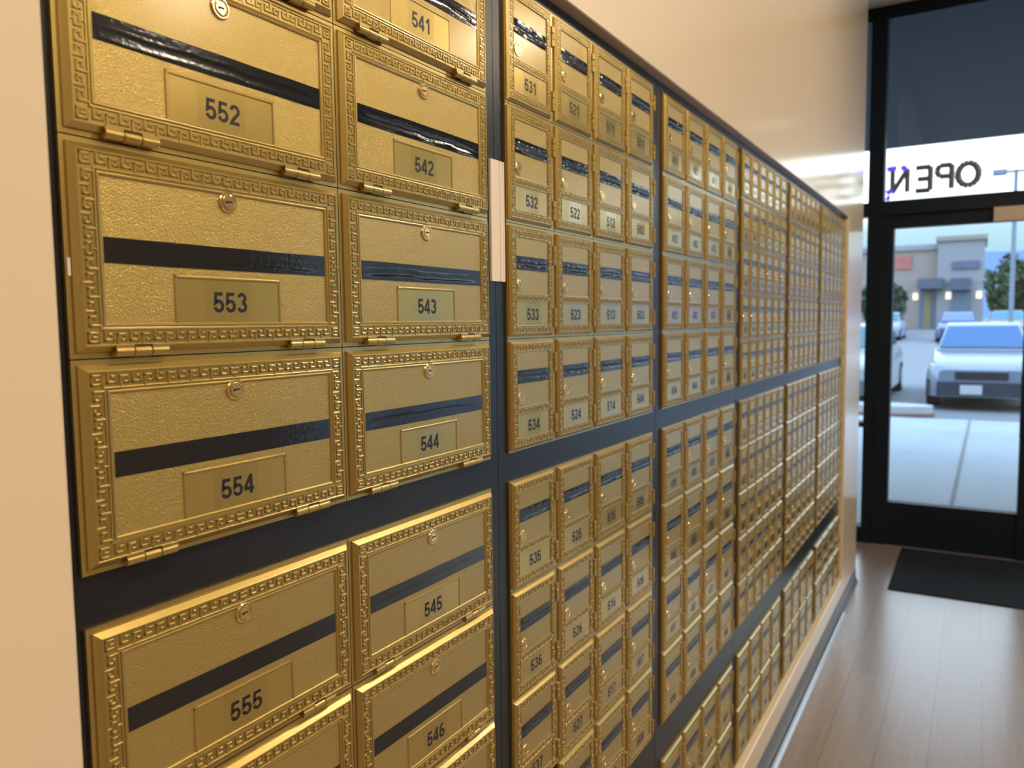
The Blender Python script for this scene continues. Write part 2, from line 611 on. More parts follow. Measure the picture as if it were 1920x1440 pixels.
def make_large():
    w, h = WL, H
    T = {}
    p = MB()
    g = 0.0005
    p.box(g, w - g, 0, PLATE - 0.0002, g, h - g)
    T['face_plate'] = [mesh_of(p, 'face_plate', M['gold'])]
    d = MB()
    m1 = MM
    rect = (4.5 * m1, w - 4.5 * m1, 4.5 * m1, h - 4.5 * m1)
    prof = [(0, 0), (0, 1.5), (0.2, 1.9), (4.0, 5.7), (4.5, 6.1), (5.3, 6.1), (5.7, 5.8), (5.9, 5.0), (16.0, 5.0), (16.3, 5.8), (16.8, 6.1), (17.4, 6.0),
            (17.8, 5.2), (18.6, 5.0), (18.9, 5.7), (19.6, 6.0), (20.4, 5.9), (21.2, 5.2), (21.5, 4.4)]
    ring_faces(d, rect, [(a * m1, y * m1) for a, y in prof])
    e = 4.5 + 5.9
    key_frame(d, e * m1, w - e * m1, e * m1, h - e * m1, 10.1 * m1, -5.0 * m1, 1.05 * m1)
    # raised frame round the number plate
    yp = 4.4
    nx0, nx1, nz0, nz1 = 83.5 * m1, 193.2 * m1, 24.6 * m1, 63.5 * m1
    for (xa, xb, za, zb) in ((nx0, nx0 + 2.6 * m1, nz0, nz1), (nx1 - 2.6 * m1, nx1, nz0, nz1), (nx0, nx1, nz1 - 2.6 * m1, nz1)):
        Tm = lambda u, v: (u, v)
        if xb - xa < zb - za:
            bead(d, Tm, ((xa + xb) / 2, za), ((xa + xb) / 2, zb - 1.3 * m1), 2.4 * m1, -yp * m1, 1.0 * m1)
        else:
            bead(d, Tm, (xa + 1.3 * m1, (za + zb) / 2), (xb - 1.3 * m1, (za + zb) / 2), 2.4 * m1, -yp * m1, 1.0 * m1)
    # round boss behind the lock
    d.lathe_y(w / 2, h - 31.5 * m1, [(9.6 * m1, -4.3 * m1), (9.0 * m1, -5.2 * m1), (8.2 * m1, -5.5 * m1)], 32)
    T['door'] = [mesh_of(d, 'door', M['gold'])]
    q = MB()
    ins = 26 * m1
    q.face([(ins, -4.4 * m1, ins), (w - ins, -4.4 * m1, ins), (w - ins, -4.4 * m1, h - ins), (ins, -4.4 * m1, h - ins)])
    q.box(ins, w - ins, -4.3 * m1, -0.5 * m1, ins, h - ins)
    T['panel'] = [mesh_of(q, 'panel', M['gold_panel'])]
    n_ = MB()
    n_.box(nx0 + 1.5 * m1, nx1 - 1.5 * m1, -4.5 * m1, -4.2 * m1, nz0 + 1.0 * m1, nz1 - 1.5 * m1)
    T['number_plate'] = [mesh_of(n_, 'number_plate', M['gold_plate'])]
    l_ = MB()
    l_.face([(w / 2 - 26 * m1, -4.56 * m1, nz0 + 2 * m1), (w / 2 + 22 * m1, -4.56 * m1, nz0 + 2 * m1), (w / 2 + 22 * m1, -4.56 * m1, nz1 - 3 * m1), (w / 2 - 26 * m1, -4.56 * m1, nz1 - 3 * m1)])
    T['number_label'] = [mesh_of(l_, 'number_label', M['label'])]
    T['number'] = (w / 2 - 1 * m1, 42.5 * m1, 17 * m1, 4.57 * m1)
    T['lock'], T['keyhole'] = ([x] for x in lock_meshes(w / 2, h - 31.5 * m1, 8.0 * m1, 5.3 * m1, True))
    T['slot_tape'] = [tape_mesh('slot_tape', 27 * m1, w - 26.6 * m1, h / 2, 19 * m1, 4.4 * m1, 11 + k, (0.08, 0.22, 0.45, 0.4, 0.12)[k] * m1) for k in range(5)]
    hm = hinge_mesh('hinge', 44 * m1, 4.0 * m1, True)
    T['hinge'] = [(hm, (53 * m1, -4.3 * m1, 4.8 * m1)), (hm, (w - 53 * m1, -4.3 * m1, 4.8 * m1))]
    T['size'] = (w, h)
    return T


def make_upright(w, h, s, seeds):
    m1 = MM
    sx, sz = w / 0.13838, h / 0.158
    T = {}
    p = MB()
    g = 0.0005
    p.box(g, w - g, 0, PLATE - 0.0002, g, h - g)
    T['face_plate'] = [mesh_of(p, 'face_plate', M['gold'])]
    d = MB()
    x0, x1 = 3.5 * m1 * s, w - 11.4 * m1 * s
    z0, z1 = 3.5 * m1 * s, h - 3.5 * m1 * s
    prof = [(0, 0), (0, 1.4), (0.2, 1.8), (3.3, 4.7), (3.7, 5.0), (4.3, 5.0), (4.7, 4.2), (13.4, 4.2), (13.7, 4.9), (14.2, 5.1), (14.7, 4.9), (15.0, 3.6)]
    ring_faces(d, (x0, x1, z0, z1), [(a * m1 * s, y * m1) for a, y in prof])
    e = 4.7 * m1 * s
    key_frame(d, x0 + e, x1 - e, z0 + e, z1 - e, 8.7 * m1 * s, -4.2 * m1, 0.95 * m1)
    ix0, ix1, iz0, iz1 = x0 + 14.6 * m1 * s, x1 - 14.6 * m1 * s, z0 + 14.6 * m1 * s, z1 - 14.6 * m1 * s
    zb = h - 101 * m1 * sz
    hb = 5.6 * m1 * s
    # cross band with its own key pattern
    ring_y = [(zb - hb, 3.6), (zb - hb, 4.8), (zb - hb + 1.2 * m1 * s, 5.0), (zb - hb + 1.8 * m1 * s, 4.2),
              (zb + hb - 1.8 * m1 * s, 4.2), (zb + hb - 1.2 * m1 * s, 5.0), (zb + hb, 4.8), (zb + hb, 3.6)]
    for k in range(len(ring_y) - 1):
        (za, ya), (zc, yc) = ring_y[k], ring_y[k + 1]
        d.face([(ix0, -ya * m1, za), (ix1, -ya * m1, za), (ix1, -yc * m1, zc), (ix0, -yc * m1, zc)])
    key_band(d, lambda u, v: (ix0 + u, zb - hb + 1.8 * m1 * s + v), ix1 - ix0, 2 * hb - 3.6 * m1 * s, -4.2 * m1, 0.9 * m1)
    T['door'] = [mesh_of(d, 'door', M['gold'])]
    q = MB()
    q.box(ix0 - 0.2 * m1, ix1 + 0.2 * m1, -3.62 * m1, -0.5 * m1, zb, iz1 + 0.2 * m1)
    T['panel'] = [mesh_of(q, 'panel', M['gold_panel'])]
    n_ = MB()
    n_.box(ix0 - 0.2 * m1, ix1 + 0.2 * m1, -3.62 * m1, -0.5 * m1, iz0 - 0.2 * m1, zb - 0.0001)
    T['number_plate'] = [mesh_of(n_, 'number_plate', M['gold_plate'])]
    l_ = MB()
    xc, nzc = (ix0 + ix1) / 2, h - 124.0 * m1 * sz
    la, lb, lc, ld = xc - 21 * m1 * sx, xc + 21 * m1 * sx, iz0 + 0.8 * m1, zb - hb - 0.8 * m1
    l_.face([(la, -3.70 * m1, lc), (lb, -3.70 * m1, lc), (lb, -3.70 * m1, ld), (la, -3.70 * m1, ld)])
    T['number_label'] = [mesh_of(l_, 'number_label', M['label'])]
    T['number'] = (xc, nzc, 16.4 * m1 * sz, 3.72 * m1)
    T['lock'], T['keyhole'] = ([x] for x in lock_meshes(ix0 + 11.5 * m1 * sx, h - 83.5 * m1 * sz, 8.0 * m1 * s, 3.7 * m1, False))
    T['slot_tape'] = [tape_mesh('slot_tape', ix0 + 1.2 * m1, ix1 - 1.6 * m1, h - 53 * m1 * sz, 18.5 * m1 * sz, 3.62 * m1, sd, 1.15 * m1) for sd in seeds]
    hm = hinge_mesh('hinge', 28 * m1 * sz, 3.6 * m1 * s, False)
    hx = w - 7.6 * m1 * s
    T['hinge'] = [(hm, (hx, -4.0 * m1, h - 37 * m1 * sz)), (hm, (hx, -4.0 * m1, h - 129 * m1 * sz))]
    T['size'] = (w, h)
    return T


LARGE = make_large()
UP = make_upright(2 * WL / 4, H, 1.0, (31, 32, 33, 34, 35, 36))
NARROW_W = 2 * WL / 6
NARROW = make_upright(NARROW_W, H * 0.8, 0.74, (51, 52, 53))
count_boxes = [0]


def mailbox(T, x, ztop, number, label, group, seed, full=True, sx=1.0):
    """one box: plate, door, panel, tape, lock, hinges and numeral under one Empty at its base"""
    w, h = T['size']
    root = put('mailbox', None, None, (x + w * sx / 2, 0, ztop - h))
    root.empty_display_size = 0.03
    tag(root, label, 'mailbox', group)
    off = (-w / 2, 0, 0)
    def part(nm, me, par=root, at=off):
        o = put(nm, me, par, at)
        return o
    part('face_plate', T['face_plate'][0])
    part('door', T['door'][0])
    part('panel', T['panel'][0])
    part('number_plate', T['number_plate'][0])
    t = part('slot_tape', T['slot_tape'][seed % len(T['slot_tape'])])
    t['label'] = 'glossy black tape over the mail slot'
    nx, nz, nh, ny = T['number']
    lab = part('number_label', T['number_label'][0])
    part('number', number_mesh(number, nx, nz, nh, ny), lab, (0, 0, 0))
    lk = part('lock', T['lock'][0])
    if full:
        part('keyhole', T['keyhole'][0], lk, (0, 0, 0))
    for me, at in T['hinge']:
        part('hinge', me, root, (at[0] - w / 2, at[1], at[2]))
    if sx != 1.0:
        root.scale = (sx, 1, 1)
    count_boxes[0] += 1
    return root


ORD = ['', 'first', 'second', 'third', 'fourth', 'fifth', 'sixth', 'seventh', 'eighth', 'ninth', 'tenth']


def row_top(r):
    if r <= 4: return -(r - 1) * H
    if r <= 8: return TOP5 - (r - 5) * H
    return TOP9 - (r - 9) * H


# large boxes: two columns
for c, rows in ((0, (1, 2, 3, 4, 5, 6)), (1, (1, 2, 3, 4, 5, 6, 7))):
    for r in rows:
        num = str(551 - 10 * c + r - 1)
        mailbox(LARGE, c * WL, row_top(r), num, 'large wide gold mailbox numbered %s with black tape across its slot' % num,
                'large mailboxes nearest the camera', {1: 2, 2: 4 if c == 0 else 2, 3: 1 if c == 0 else 3, 4: 0 if c == 0 else 1, 5: 0 if c == 0 else 4, 6: 0, 7: 4}[r])
# upright boxes: two racks of four columns
for sec, first, rows in ((1, 531, range(1, 9)), (2, 491, range(1, 11))):
    for c in range(4):
        for r in rows:
            if sec == 1 and (c, r) in ((0, 8),):
                continue
            num = str(first - 10 * c + r - 1)
            if sec == 2 and r >= 3 or (sec == 2 and r == 2 and c > 1):
                lab = 'upright gold mailbox %s, %s from left in %s row of the 491 rack' % (num, ORD[c + 1], ORD[r])
            else:
                lab = 'upright gold mailbox numbered %s with a taped slot' % num
            mailbox(UP, SEC[sec][0] + c * 2 * WL / 4, row_top(r), num, lab, 'upright mailboxes of the two middle racks', c * 5 + r * 3)
# narrow boxes and the two low rows of upright boxes in the three far racks
FAR = ('far rack beside the 491 rack', 'middle far rack', 'far rack nearest the door')
for k, sec in enumerate((3, 4, 5)):
    xa, xb = SEC[sec]
    sx = (xb - xa) / (2 * WL)
    for c in range(6):
        for blk, top in ((0, 0.0), (1, TOP5)):
            for r in range(5):
                num = str(451 - 10 * c - 100 * k + r + 5 * blk)
                mailbox(NARROW, xa + c * NARROW_W * sx, top - r * 0.8 * H, num,
                        'narrow gold mailbox, column %d row %d, %s block, %s' % (c + 1, r + 1, ('upper', 'middle')[blk], FAR[k]),
                        'narrow mailboxes of the far racks', c + r * 2 + blk, full=False, sx=sx)
    for c in range(4):
        for r in range(2):
            num = str(391 - 100 * k + c * 2 + r)
            mailbox(UP, xa + c * 2 * WL / 4 * sx, TOP9 - r * H, num,
                    'upright gold mailbox, column %d %s row, low block, %s' % (c + 1, ('upper', 'lower')[r], FAR[k]),
                    'upright mailboxes low in the far racks', c + r * 3, full=False, sx=sx)

# cream moulding piece leaning on the black post, and a sliver of clear tape
b = MB()
prf = [(0, 0), (0, -3.0), (1, -4.0), (19, -4.0), (20, -2.8), (22, -2.8), (23, -4.2), (26, -4.2), (27, -3.0), (30, -3.0), (31, -4.0), (34, -3.6), (34, 0)]
b.loft([[(x * MM, y * MM, z) for x, y in prf] for z in (0.0, 0.158)])
o = b.build('moulding_strip', M['wood_pale'], None, None, (0.5615, 0.0030, -0.3965))
tag(o, 'short cream moulding strip stuck on the black post beside mailbox 532', 'moulding')
b = MB()
b.box(0, 0.0022, -0.0008, 0, 0, 0.0125)
o = b.build('clear_tape_scrap', mat('frosted_tape', (0.75, 0.70, 0.62), 0.3), None, None, (0.0018, -0.0002, -2 * H - 0.0985))
tag(o, 'tiny pale scrap of tape on left edge of mailbox 553', 'tape')

# ------------------------------------------------------------------ storefront
FR = M['frame']
PX0, PX1 = XS - 0.06, XS + 0.05


def storefront_window(n, y0, y1, bars_z, label=None):
    """one glazed bay between posts y0 > y1 with horizontal bars"""
    root = struct(put('window_%d' % n, None, None, (XS, (y0 + y1) / 2, FLOOR)))
    f = MB()
    pw = 0.055
    oy, oz = (y0 + y1) / 2, FLOOR
    f.box(PX0 - XS, PX1 - XS, y1 - oy, y1 + pw - oy, 0, CEIL - FLOOR)
    f.box(PX0 - XS, PX1 - XS, y0 - pw - oy, y0 - oy, 0, CEIL - FLOOR)
    zs = [FLOOR] + bars_z
    for z, t in [(FLOOR, 0.10), (CEIL - 0.08, 0.08)] + bars_z:
        f.box(PX0 - XS, PX1 - XS, y1 + pw - oy, y0 - pw - oy, z - oz, z + t - oz)
    f.build('window_frame', FR, root)
    g = MB()
    g.box(-0.004, 0.004, y1 + pw * 0.6 - oy, y0 - pw * 0.6 - oy, 0.05, CEIL - FLOOR - 0.04)
    g.build('pane', M['glass'], root)


# sidelight left of the door, bays right of the door
storefront_window(1, 1.2, 0.001, [(0.17, 0.08), (-1.13, 0.03)])
storefront_window(2, -0.945, -2.40, [(0.17, 0.08)])
storefront_window(3, -2.40, -3.80, [(0.17, 0.08)])
storefront_window(4, -3.80, -5.20, [(0.17, 0.08)])
# transom above the door
root = struct(put('window_5', None, None, (XS, -0.46, 0.17)))
f = MB()
f.box(PX0 - XS, PX1 - XS, -0.43, 0.43, 0, 0.083)
f.box(PX0 - XS, PX1 - XS, -0.43, 0.43, CEIL - 0.17 - 0.08, CEIL - 0.17)
f.box(PX0 - XS, PX1 - XS, 0.43, 0.4605, 0, CEIL - 0.17)
f.box(PX0 - XS, PX1 - XS, -0.485, -0.43, 0, CEIL - 0.17)
f.build('window_frame', FR, root)
g = MB()
g.box(-0.004, 0.004, -0.44, 0.44, 0.05, CEIL - 0.17 - 0.05)
g.build('pane', M['glass'], root)
# door
root = struct(put('door_1', None, None, (XS, -0.43, FLOOR)))
f = MB()
o_ = -0.43
y_l, y_r = 0.0, -0.943
f.box(-0.05, 0.05, -0.090 - o_, y_l - o_, 0.0, 0.168 - FLOOR)
f.box(-0.05, 0.05, y_r - o_, -0.770 - o_, 0.0, 0.168 - FLOOR)
f.box(-0.035, 0.035, -0.770 - o_, -0.090 - o_, 0.0, -1.592 - FLOOR)
f.box(-0.035, 0.035, -0.770 - o_, -0.090 - o_, 0.090 - FLOOR, 0.168 - FLOOR)
f.build('door_frame', FR, root)
g = MB()
g.box(-0.004, 0.004, -0.775 - o_, -0.085 - o_, -1.60 - FLOOR, 0.095 - FLOOR)
g.build('pane', M['glass'], root)
hd = MB()
hd.box(-0.085, -0.05, -0.80 - o_, -0.765 - o_, 0.72, 1.08)
hd.build('door_handle', FR, root)
b = MB()
b.box(-0.045, -0.001, -0.16, 0, 0, 0.078)
b.box(-0.03, -0.001, -0.21, -0.16, 0.02, 0.06)
o = b.build('door_closer', M['tan'], None, None, (XS - 0.035, -0.603, 0.090))
tag(o, 'tan box fixed at the head of the glass door', 'door closer')

# floor mat
b = MB()
mx0, mx1, my0, my1 = 4.10, 4.96, -1.75, -0.178
b.loft([[(mx0, my0, FLOOR), (mx1, my0, FLOOR), (mx1, my1, FLOOR), (mx0, my1, FLOOR)],
        [(mx0 + .012, my0 + .012, FLOOR + .008), (mx1 - .012, my0 + .012, FLOOR + .008), (mx1 - .012, my1 - .012, FLOOR + .008), (mx0 + .012, my1 - .012, FLOOR + .008)]])
o = b.build('floor_mat', M['mat'])
tag(o, 'dark charcoal entrance mat on the wood floor before the door', 'mat')

# OPEN sign hanging in the transom, seen from behind (letters mirrored)
sign = put('open_sign', None, None, (XS - 0.03, -0.30, 0.25))
tag(sign, 'clear lit sign reading OPEN backwards, hanging above the door', 'sign')
M['tube_dark'] = mat('sign_tube_grey', (0.13, 0.135, 0.14), 0.3)
M['tube_lit'] = mat('sign_led_violet', (0.05, 0.03, 0.5), 0.3, emit=((0.10, 0.05, 1.0), 1.3))
M['acrylic'] = film_mat('clear_acrylic', 1.45, 0.02, (0.93, 0.95, 0.95))
b = MB()
b.box(-0.004, 0.0, -0.275, 0.262, 0.0, 0.228)
b.build('back_panel', M['acrylic'], sign)


def tube(pts, r, m, par, nm):
    mb = MB()
    for k in range(len(pts) - 1):
        mb.cyl((-0.012, *pts[k]), (-0.012, *pts[k + 1]), r, n=10)
    return mb.build(nm, m, par, 40)


yo = 0.30
zz = lambda z: z - 0.25
tube([(-0.470 + yo + 0.052 * math.cos(t * math.pi / 8), zz(0.372) + 0.064 * math.sin(t * math.pi / 8)) for t in range(17)], 0.017, M['tube_dark'], sign, 'letter_o')
tube([(-0.386 + yo, zz(0.30)), (-0.386 + yo, zz(0.435)), (-0.325 + yo, zz(0.435)), (-0.308 + yo, zz(0.405)), (-0.325 + yo, zz(0.372)), (-0.386 + yo, zz(0.372))], 0.015, M['tube_dark'], sign, 'letter_p')
b_ = MB()
for p, q in (((-0.276, 0.30), (-0.276, 0.435)), ((-0.276, 0.435), (-0.20, 0.435)), ((-0.276, 0.368), (-0.21, 0.368)), ((-0.276, 0.30), (-0.20, 0.30))):
    b_.cyl((-0.012, p[0] + yo, zz(p[1])), (-0.012, q[0] + yo, zz(q[1])), 0.015, n=10)
b_.build('letter_e', M['tube_dark'], sign, 40)
tube([(-0.155 + yo, zz(0.30)), (-0.155 + yo, zz(0.435)), (-0.075 + yo, zz(0.30)), (-0.075 + yo, zz(0.435))], 0.014, M['tube_dark'], sign, 'letter_n')
b_ = MB()
for p, q in (((-0.045, 0.442), (-0.095, 0.446)), ((-0.125, 0.452), (-0.150, 0.425)), ((-0.045, 0.300), (-0.075, 0.318)), ((-0.045, 0.275), (-0.062, 0.268))):
    b_.cyl((-0.016, p[0] + yo, zz(p[1])), (-0.016, q[0] + yo, zz(q[1])), 0.015, n=10)
b_.build('violet_light', M['tube_lit'], sign, 40)

# ------------------------------------------------------------------ ceiling lights of the room
for k, (lx, ly) in enumerate(LAMP_SPOTS):
    t = put('ceiling_light', None, None, (lx, ly, CEIL))
    tag(t, 'round recessed warm ceiling light above the mailbox aisle', 'ceiling light', 'recessed ceiling lights')
    b = MB()
    b.lathe_y(0, 0, [(0.21, 0.0), (0.21, 0.012), (0.185, 0.012), (0.18, 0.004)], 32)
    b.v = [(x, z, -y) for x, y, z in b.v]
    b.build('trim_ring', M['ceil'], t, 40)
    ld = bpy.data.lights.new('lamp', 'AREA')
    ld.shape = 'DISK'
    ld.size = 0.34
    ld.energy = LAMP_WATTS
    ld.color = LAMP_COLOR
    lo = put('lamp', ld, t, (0, 0, -0.014))

# ------------------------------------------------------------------ outside
M['concrete'] = mat('pale_concrete', (0.47, 0.53, 0.60), 0.8, vary=(1.3, (0.40, 0.47, 0.54)))
M['asphalt'] = mat('asphalt', (0.22, 0.24, 0.27), 0.85)
M['joint'] = mat('concrete_joint', (0.26, 0.28, 0.30), 0.9)
M['soffit'] = mat('dark_canopy_paint', (0.020, 0.028, 0.040), 0.8)
GZ = -1.90


def ground_z(x):
    pts = [(5, GZ), (14, GZ), (42, -1.62), (62, -1.15), (120, -1.0), (400, -1.0)]
    for (xa, za), (xb, zb) in zip(pts, pts[1:]):
        if x <= xb:
            return za + (zb - za) * (x - xa) / (xb - xa)
    return -1.0


b = MB()
b.box(XS + 0.06, 12.4, -14, 14, GZ - 0.2, GZ)
struct(b.build('floor_2', M['concrete']))
b = MB()
xs = [12.4, 14, 20, 28, 42, 52, 62, 120, 400]
for xa, xb in zip(xs, xs[1:]):
    y = 60 if xa < 60 else 260
    b.face([(xa, -y, ground_z(xa) - .01), (xb, -y, ground_z(xb) - .01), (xb, y, ground_z(xb) - .01), (xa, y, ground_z(xa) - .01)])
struct(b.build('floor_3', M['asphalt']))
b = MB()
b.face([(6.0, -0.385, GZ + .002), (6.0, -0.415, GZ + .002), (12.4, -0.495, GZ + .002), (12.4, -0.455, GZ + .002)])
struct(b.build('trim_2', M['joint']))
slab('ceiling_2', XS + 0.06, 9.38, -14, 14, 1.40, 1.62, M['soffit'])

# planted kerb island by the left car
b = MB()
b.cyl((12.72, 0.62, GZ), (12.72, 0.62, GZ + 0.15), 0.62, n=28)
b.v = [(12.72 + (x - 12.72) * 0.5, y, z) for x, y, z in b.v]
o = b.build('kerb_island', mat('kerb_grey', (0.50, 0.52, 0.55), 0.8))
rb = MB()
n = 28
ra = [(12.72 + 0.325 * math.cos(t * 2 * math.pi / n), 0.62 + 0.645 * math.sin(t * 2 * math.pi / n)) for t in range(n)]
rb.loft([[(x, y, GZ) for x, y in ra], [(x, y, GZ + 0.045) for x, y in ra]])
rb.build('red_kerb_paint', mat('red_brown_paint', (0.36, 0.17, 0.14), 0.8), o)
tag(o, 'rounded pale kerb island with a red base line outside the door', 'kerb')


# ------------------------------------------------------------------ cars
M['tyre'] = mat('tyre_rubber', (0.015, 0.016, 0.018), 0.8)
M['plate_white'] = mat('plate_white', (0.62, 0.62, 0.70), 0.5)
M['lamp_glass'] = mat('headlamp_glass', (0.70, 0.75, 0.80), 0.1)
M['grille'] = mat('dark_grille', (0.02, 0.025, 0.035), 0.4)


def car(x, y, z, paint, lower, glass, label, hw=0.86, scale=1.0, plate_y=0.0):
    """sedan facing the storefront: nose at local x = 0, body running to +x"""
    t = put('car', None, None, (x, y, z))
    t.scale = (scale,) * 3
    tag(t, label, 'car')
    k = hw / 0.86
    def sec(xx, w, zt, zb=0.22, sh=0.62):
        w *= k
        s2 = min(sh, zt - 0.04)
        return [(xx, -w, zb), (xx, -w, s2), (xx, -w * 0.90, zt), (xx, w * 0.90, zt), (xx, w, s2), (xx, w, zb)]
    b = MB()
    b.loft([sec(0.0, 0.66, 0.66), sec(0.10, 0.78, 0.74), sec(0.45, 0.85, 0.82, sh=0.66), sec(1.25, 0.86, 0.95, sh=0.72), sec(3.6, 0.86, 0.98, sh=0.74),
            sec(4.35, 0.84, 0.96, sh=0.74), sec(4.55, 0.76, 0.86)])
    def cab(xx, w, zt):
        w *= k
        return [(xx, -w, 0.94), (xx, -w * 0.98, zt), (xx, w * 0.98, zt), (xx, w, 0.94)]
    top = [(1.18, 0.74, 0.95), (1.95, 0.62, 1.36), (2.2, 0.60, 1.42), (3.05, 0.60, 1.42), (3.35, 0.62, 1.36), (3.95, 0.70, 0.97)]
    rings = [[(xx, -0.78 * k, 0.93), (xx, -w * k, zt), (xx, w * k, zt), (xx, 0.78 * k, 0.93)] for xx, w, zt in top]
    b.loft(rings)
    b.build('body', paint, t, 30)
    g = MB()
    g.face([(1.24, -0.70 * k, 0.985), (1.24, 0.70 * k, 0.985), (1.93, 0.585 * k, 1.352), (1.93, -0.585 * k, 1.352)])
    g.v = [(vx - 0.012, vy, vz + 0.012) for vx, vy, vz in g.v]
    i = len(g.v)
    g.build('windshield', glass, t)
    for s in (-1, 1):
        g = MB()
        g.face([(1.55, s * 0.775 * k, 1.0), (3.70, s * 0.775 * k, 1.0), (3.2, s * 0.635 * k, 1.34), (2.05, s * 0.635 * k, 1.34)])
        g.build('side_window', glass, t)
        h = MB()
        h.loft([[(0.02, s * 0.42 * k, 0.58), (0.02, s * 0.42 * k, 0.70), (0.10, s * 0.78 * k, 0.74), (0.10, s * 0.78 * k, 0.60)],
                [(0.14, s * 0.42 * k, 0.58), (0.14, s * 0.42 * k, 0.71), (0.30, s * 0.80 * k, 0.75), (0.30, s * 0.80 * k, 0.60)]])
        h.build('headlight', M['lamp_glass'], t)
        for wx in (0.85, 3.65):
            w = MB()
            w.cyl((wx, s * 0.66 * k, 0.31), (wx, s * 0.875 * k, 0.31), 0.31, n=24)
            w.cyl((wx, s * 0.87 * k, 0.31), (wx, s * 0.885 * k, 0.31), 0.20, n=16, m=1)
            w.build('wheel', [M['tyre'], M['lamp_glass']], t)
    b = MB()
    b.loft([[(-0.05, -0.64 * k, 0.24), (-0.05, -0.64 * k, 0.46), (-0.05, 0.64 * k, 0.46), (-0.05, 0.64 * k, 0.24)],
            [(0.30, -0.87 * k, 0.20), (0.30, -0.87 * k, 0.50), (0.30, 0.87 * k, 0.50), (0.30, 0.87 * k, 0.20)]])
    b.build('bumper', lower, t)
    b = MB()
    b.box(-0.012, 0.02, -0.40 * k, 0.40 * k, 0.50, 0.63)
    b.build('grille', M['grille'], t)
    b = MB()
    b.box(-0.075, -0.05, plate_y - 0.155, plate_y + 0.155, 0.27, 0.42)
    b.build('license_plate', M['plate_white'], t)
    return t


gl_blue = mat('car_glass_blue', (0.02, 0.12, 0.32), 0.12, spec=0.4)
gl_dark = mat('car_glass_green', (0.03, 0.16, 0.22), 0.1)
silver = mat('silver_blue_paint', (0.26, 0.32, 0.42), 0.22, 0.3, coat=0.6)
car(13.7, -0.60, GZ, silver, mat('dark_blue_bumper', (0.035, 0.05, 0.075), 0.4), gl_blue,
    'silver blue sedan parked facing the glass door with a pale license plate', 0.80, 0.95, 0.14)
car(13.4, 1.55, GZ, mat('white_paint', (0.42, 0.46, 0.46), 0.25, coat=0.5), mat('grey_bumper', (0.12, 0.15, 0.18), 0.5), gl_dark,
    'white car at the left edge of the door glass', 0.84, 0.95, 0.4)
car(41.0, 0.35, ground_z(41.5), mat('blue_paint', (0.05, 0.09, 0.24), 0.3, coat=0.5), mat('navy_bumper', (0.03, 0.05, 0.12), 0.5), mat('car_glass_slate', (0.12, 0.20, 0.42), 0.1),
    'dark blue car in the distance behind the silver blue sedan', 0.86, 1.0)
car(44.0, -1.75, ground_z(44.5), mat('pearl_paint', (0.40, 0.38, 0.36), 0.3), mat('pearl_bumper', (0.20, 0.20, 0.22), 0.5), mat('car_glass_teal', (0.02, 0.22, 0.34), 0.1),
    'distant pale car with teal windows right of the dark blue car', 0.86, 1.0)
car(43.0, 3.7, ground_z(43.5), mat('grey_blue_paint', (0.30, 0.38, 0.52), 0.3), mat('slate_bumper', (0.1, 0.13, 0.16), 0.5), gl_dark,
    'distant grey blue car left of the dark blue car', 0.86, 1.0)

# ------------------------------------------------------------------ shops, trees, hills, lamp post
M['stucco'] = mat('tan_stucco', (0.36, 0.31, 0.285), 0.9)
M['stucco2'] = mat('grey_stucco', (0.33, 0.335, 0.37), 0.9)
M['awning'] = mat('slate_awning', (0.10, 0.13, 0.19), 0.8)
M['shopglass'] = mat('shop_glass', (0.16, 0.22, 0.30), 0.15)
sh = put('shop_building', None, None, (60, 2.0, -1.2))
tag(sh, 'tan stucco shop building with a grey tower across the parking lot', 'building')
def sbox(nm, m, x0, x1, y0, y1, z0, z1, par=sh):
    b = MB()
    b.box(x0 - 60, x1 - 60, y0 - 2, y1 - 2, z0 + 1.2, z1 + 1.2)
    return b.build(nm, m, par)
sbox('wall', M['stucco'], 60, 72, 1.9, 18, -1.2, 4.1)
sbox('parapet', M['stucco2'], 59.8, 72.2, 1.9, 18.1, 4.1, 4.45)
sbox('tower', M['stucco2'], 59.2, 66, -0.72, 1.95, -1.2, 4.55)
sbox('tower_cornice', M['stucco'], 59.0, 66.2, -0.85, 2.08, 4.55, 4.85)
sbox('awning', M['awning'], 58.2, 60, 1.55, 3.05, 1.45, 2.1)
sbox('awning', M['awning'], 58.0, 59.2, 0.0, 1.15, 1.3, 2.05)
sbox('shop_window', M['shopglass'], 59.9, 60.1, 1.6, 3.0, -1.2, 1.35)
sbox('shop_window', M['shopglass'], 59.05, 59.25, 0.0, 1.1, -1.2, 1.25)
sbox('shop_door', mat('ochre_door', (0.30, 0.24, 0.14), 0.6), 59.85, 60.05, 2.3, 2.75, -1.2, 1.2)
sbox('red_sign', mat('red_sign_face', (0.50, 0.16, 0.15), 0.6), 59.9, 60.05, 3.55, 4.55, 2.85, 3.75)
sbox('dark_sign', mat('slate_sign_face', (0.13, 0.15, 0.24), 0.6), 59.05, 59.25, -0.45, 1.1, 2.7, 3.2)
wl_m = mat('wall_lamp_glow', (1, 0.9, 0.7), 0.5, emit=((1.0, 0.85, 0.60), 1.1))
for yy, xx in ((3.25, 59.9), (1.27, 59.1), (-0.45, 59.05)):
    b = MB()
    b.cyl((xx - 60, yy - 2, 0.75 + 1.2), (xx - 60, yy - 2, 1.2 + 1.2), 0.16, n=12)
    b.build('wall_lamp', wl_m, sh)


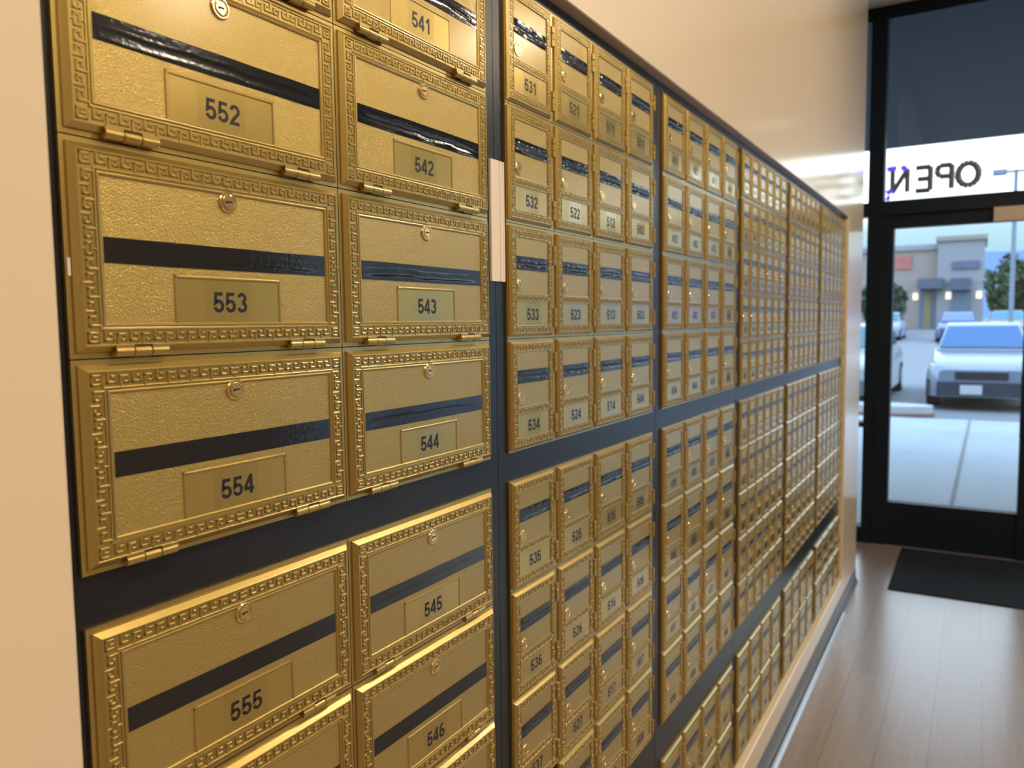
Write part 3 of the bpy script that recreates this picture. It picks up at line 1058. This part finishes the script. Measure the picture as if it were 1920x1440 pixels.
def tree(x, y, h, r, label, seed, tone):
    t = put('tree', None, None, (x, y, ground_z(x)))
    tag(t, label, 'tree', None)
    rnd = random.Random(seed)
    b = MB()
    b.cyl((0, 0, 0), (0.05, 0, h * 0.55), 0.14, 0.08, n=10)
    b.build('trunk', mat('bark', (0.10, 0.08, 0.06), 0.9), t)
    f = MB()
    for k in range(1500):
        a, e, q = rnd.uniform(0, 2 * math.pi), rnd.uniform(-1, 1), rnd.random() ** 0.4
        c = Vector((math.cos(a) * math.sqrt(1 - e * e) * r * q, math.sin(a) * math.sqrt(1 - e * e) * r * q, h * 0.58 + e * h * 0.42 * q))
        if noise.noise((c.x * 0.9 + seed, c.y * 0.9, c.z * 0.9)) < -0.32:
            continue
        d = Vector((rnd.uniform(-1, 1), rnd.uniform(-1, 1), rnd.uniform(-1, 1))).normalized()
        u = d.orthogonal().normalized()
        v = d.cross(u)
        s = rnd.uniform(0.14, 0.28)
        f.face([c + u * s, c + v * s * 0.6, c - u * s, c - v * s * 0.6])
    f.build('foliage', mat('leaves', tone, 0.7, vary=(1.5, tuple(q * 0.55 for q in tone))), t)


tree(50, -2.2, 4.4, 1.5, 'green leafy tree right of the grey tower', 3, (0.07, 0.13, 0.06))
tree(54, -5.9, 4.8, 1.9, 'tall green tree at the right edge of the door glass', 4, (0.08, 0.15, 0.06))
tree(51, 4.4, 3.2, 1.3, 'bluish green tree left of the shop door', 5, (0.05, 0.12, 0.09))
tree(46, 6.8, 3.6, 1.6, 'green tree behind the left door stile', 6, (0.05, 0.11, 0.07))

b = MB()
hx = 330
prev = None
pts = []
for i in range(61):
    y = 130 - i * 5
    z = 23 + 5 * noise.noise((y * 0.012, 2.2, 0)) + 1.6 * noise.noise((y * 0.06, 5.2, 0))
    pts.append((y, z))
front = [(hx - 60, y, -2) for y, z in pts]
crest = [(hx, y, z) for y, z in pts]
back = [(hx + 60, y, -2) for y, z in pts]
for i in range(60):
    b.face([front[i], front[i + 1], crest[i + 1], crest[i]])
    b.face([crest[i], crest[i + 1], back[i + 1], back[i]])
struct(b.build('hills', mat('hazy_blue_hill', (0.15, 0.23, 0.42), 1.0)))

lp = put('lamp_post', None, None, (30, -1.42, ground_z(30)))
tag(lp, 'grey parking lot lamp post with a two armed head', 'lamp post')
lm = mat('galvanised_grey', (0.22, 0.27, 0.36), 0.5)
b = MB()
b.cyl((0, 0, 0), (0, 0, 6.0), 0.075, 0.06, n=14)
b.build('pole', lm, lp, 40)
b = MB()
b.box(-0.05, 0.05, -0.45, 0.45, 5.9, 5.98)
b.build('cross_arm', lm, lp)
for s in (-1, 1):
    b = MB()
    b.box(-0.2, 0.2, s * 0.45 - 0.2, s * 0.45 + 0.2, 5.86, 6.02)
    b.build('lamp_head', lm, lp)
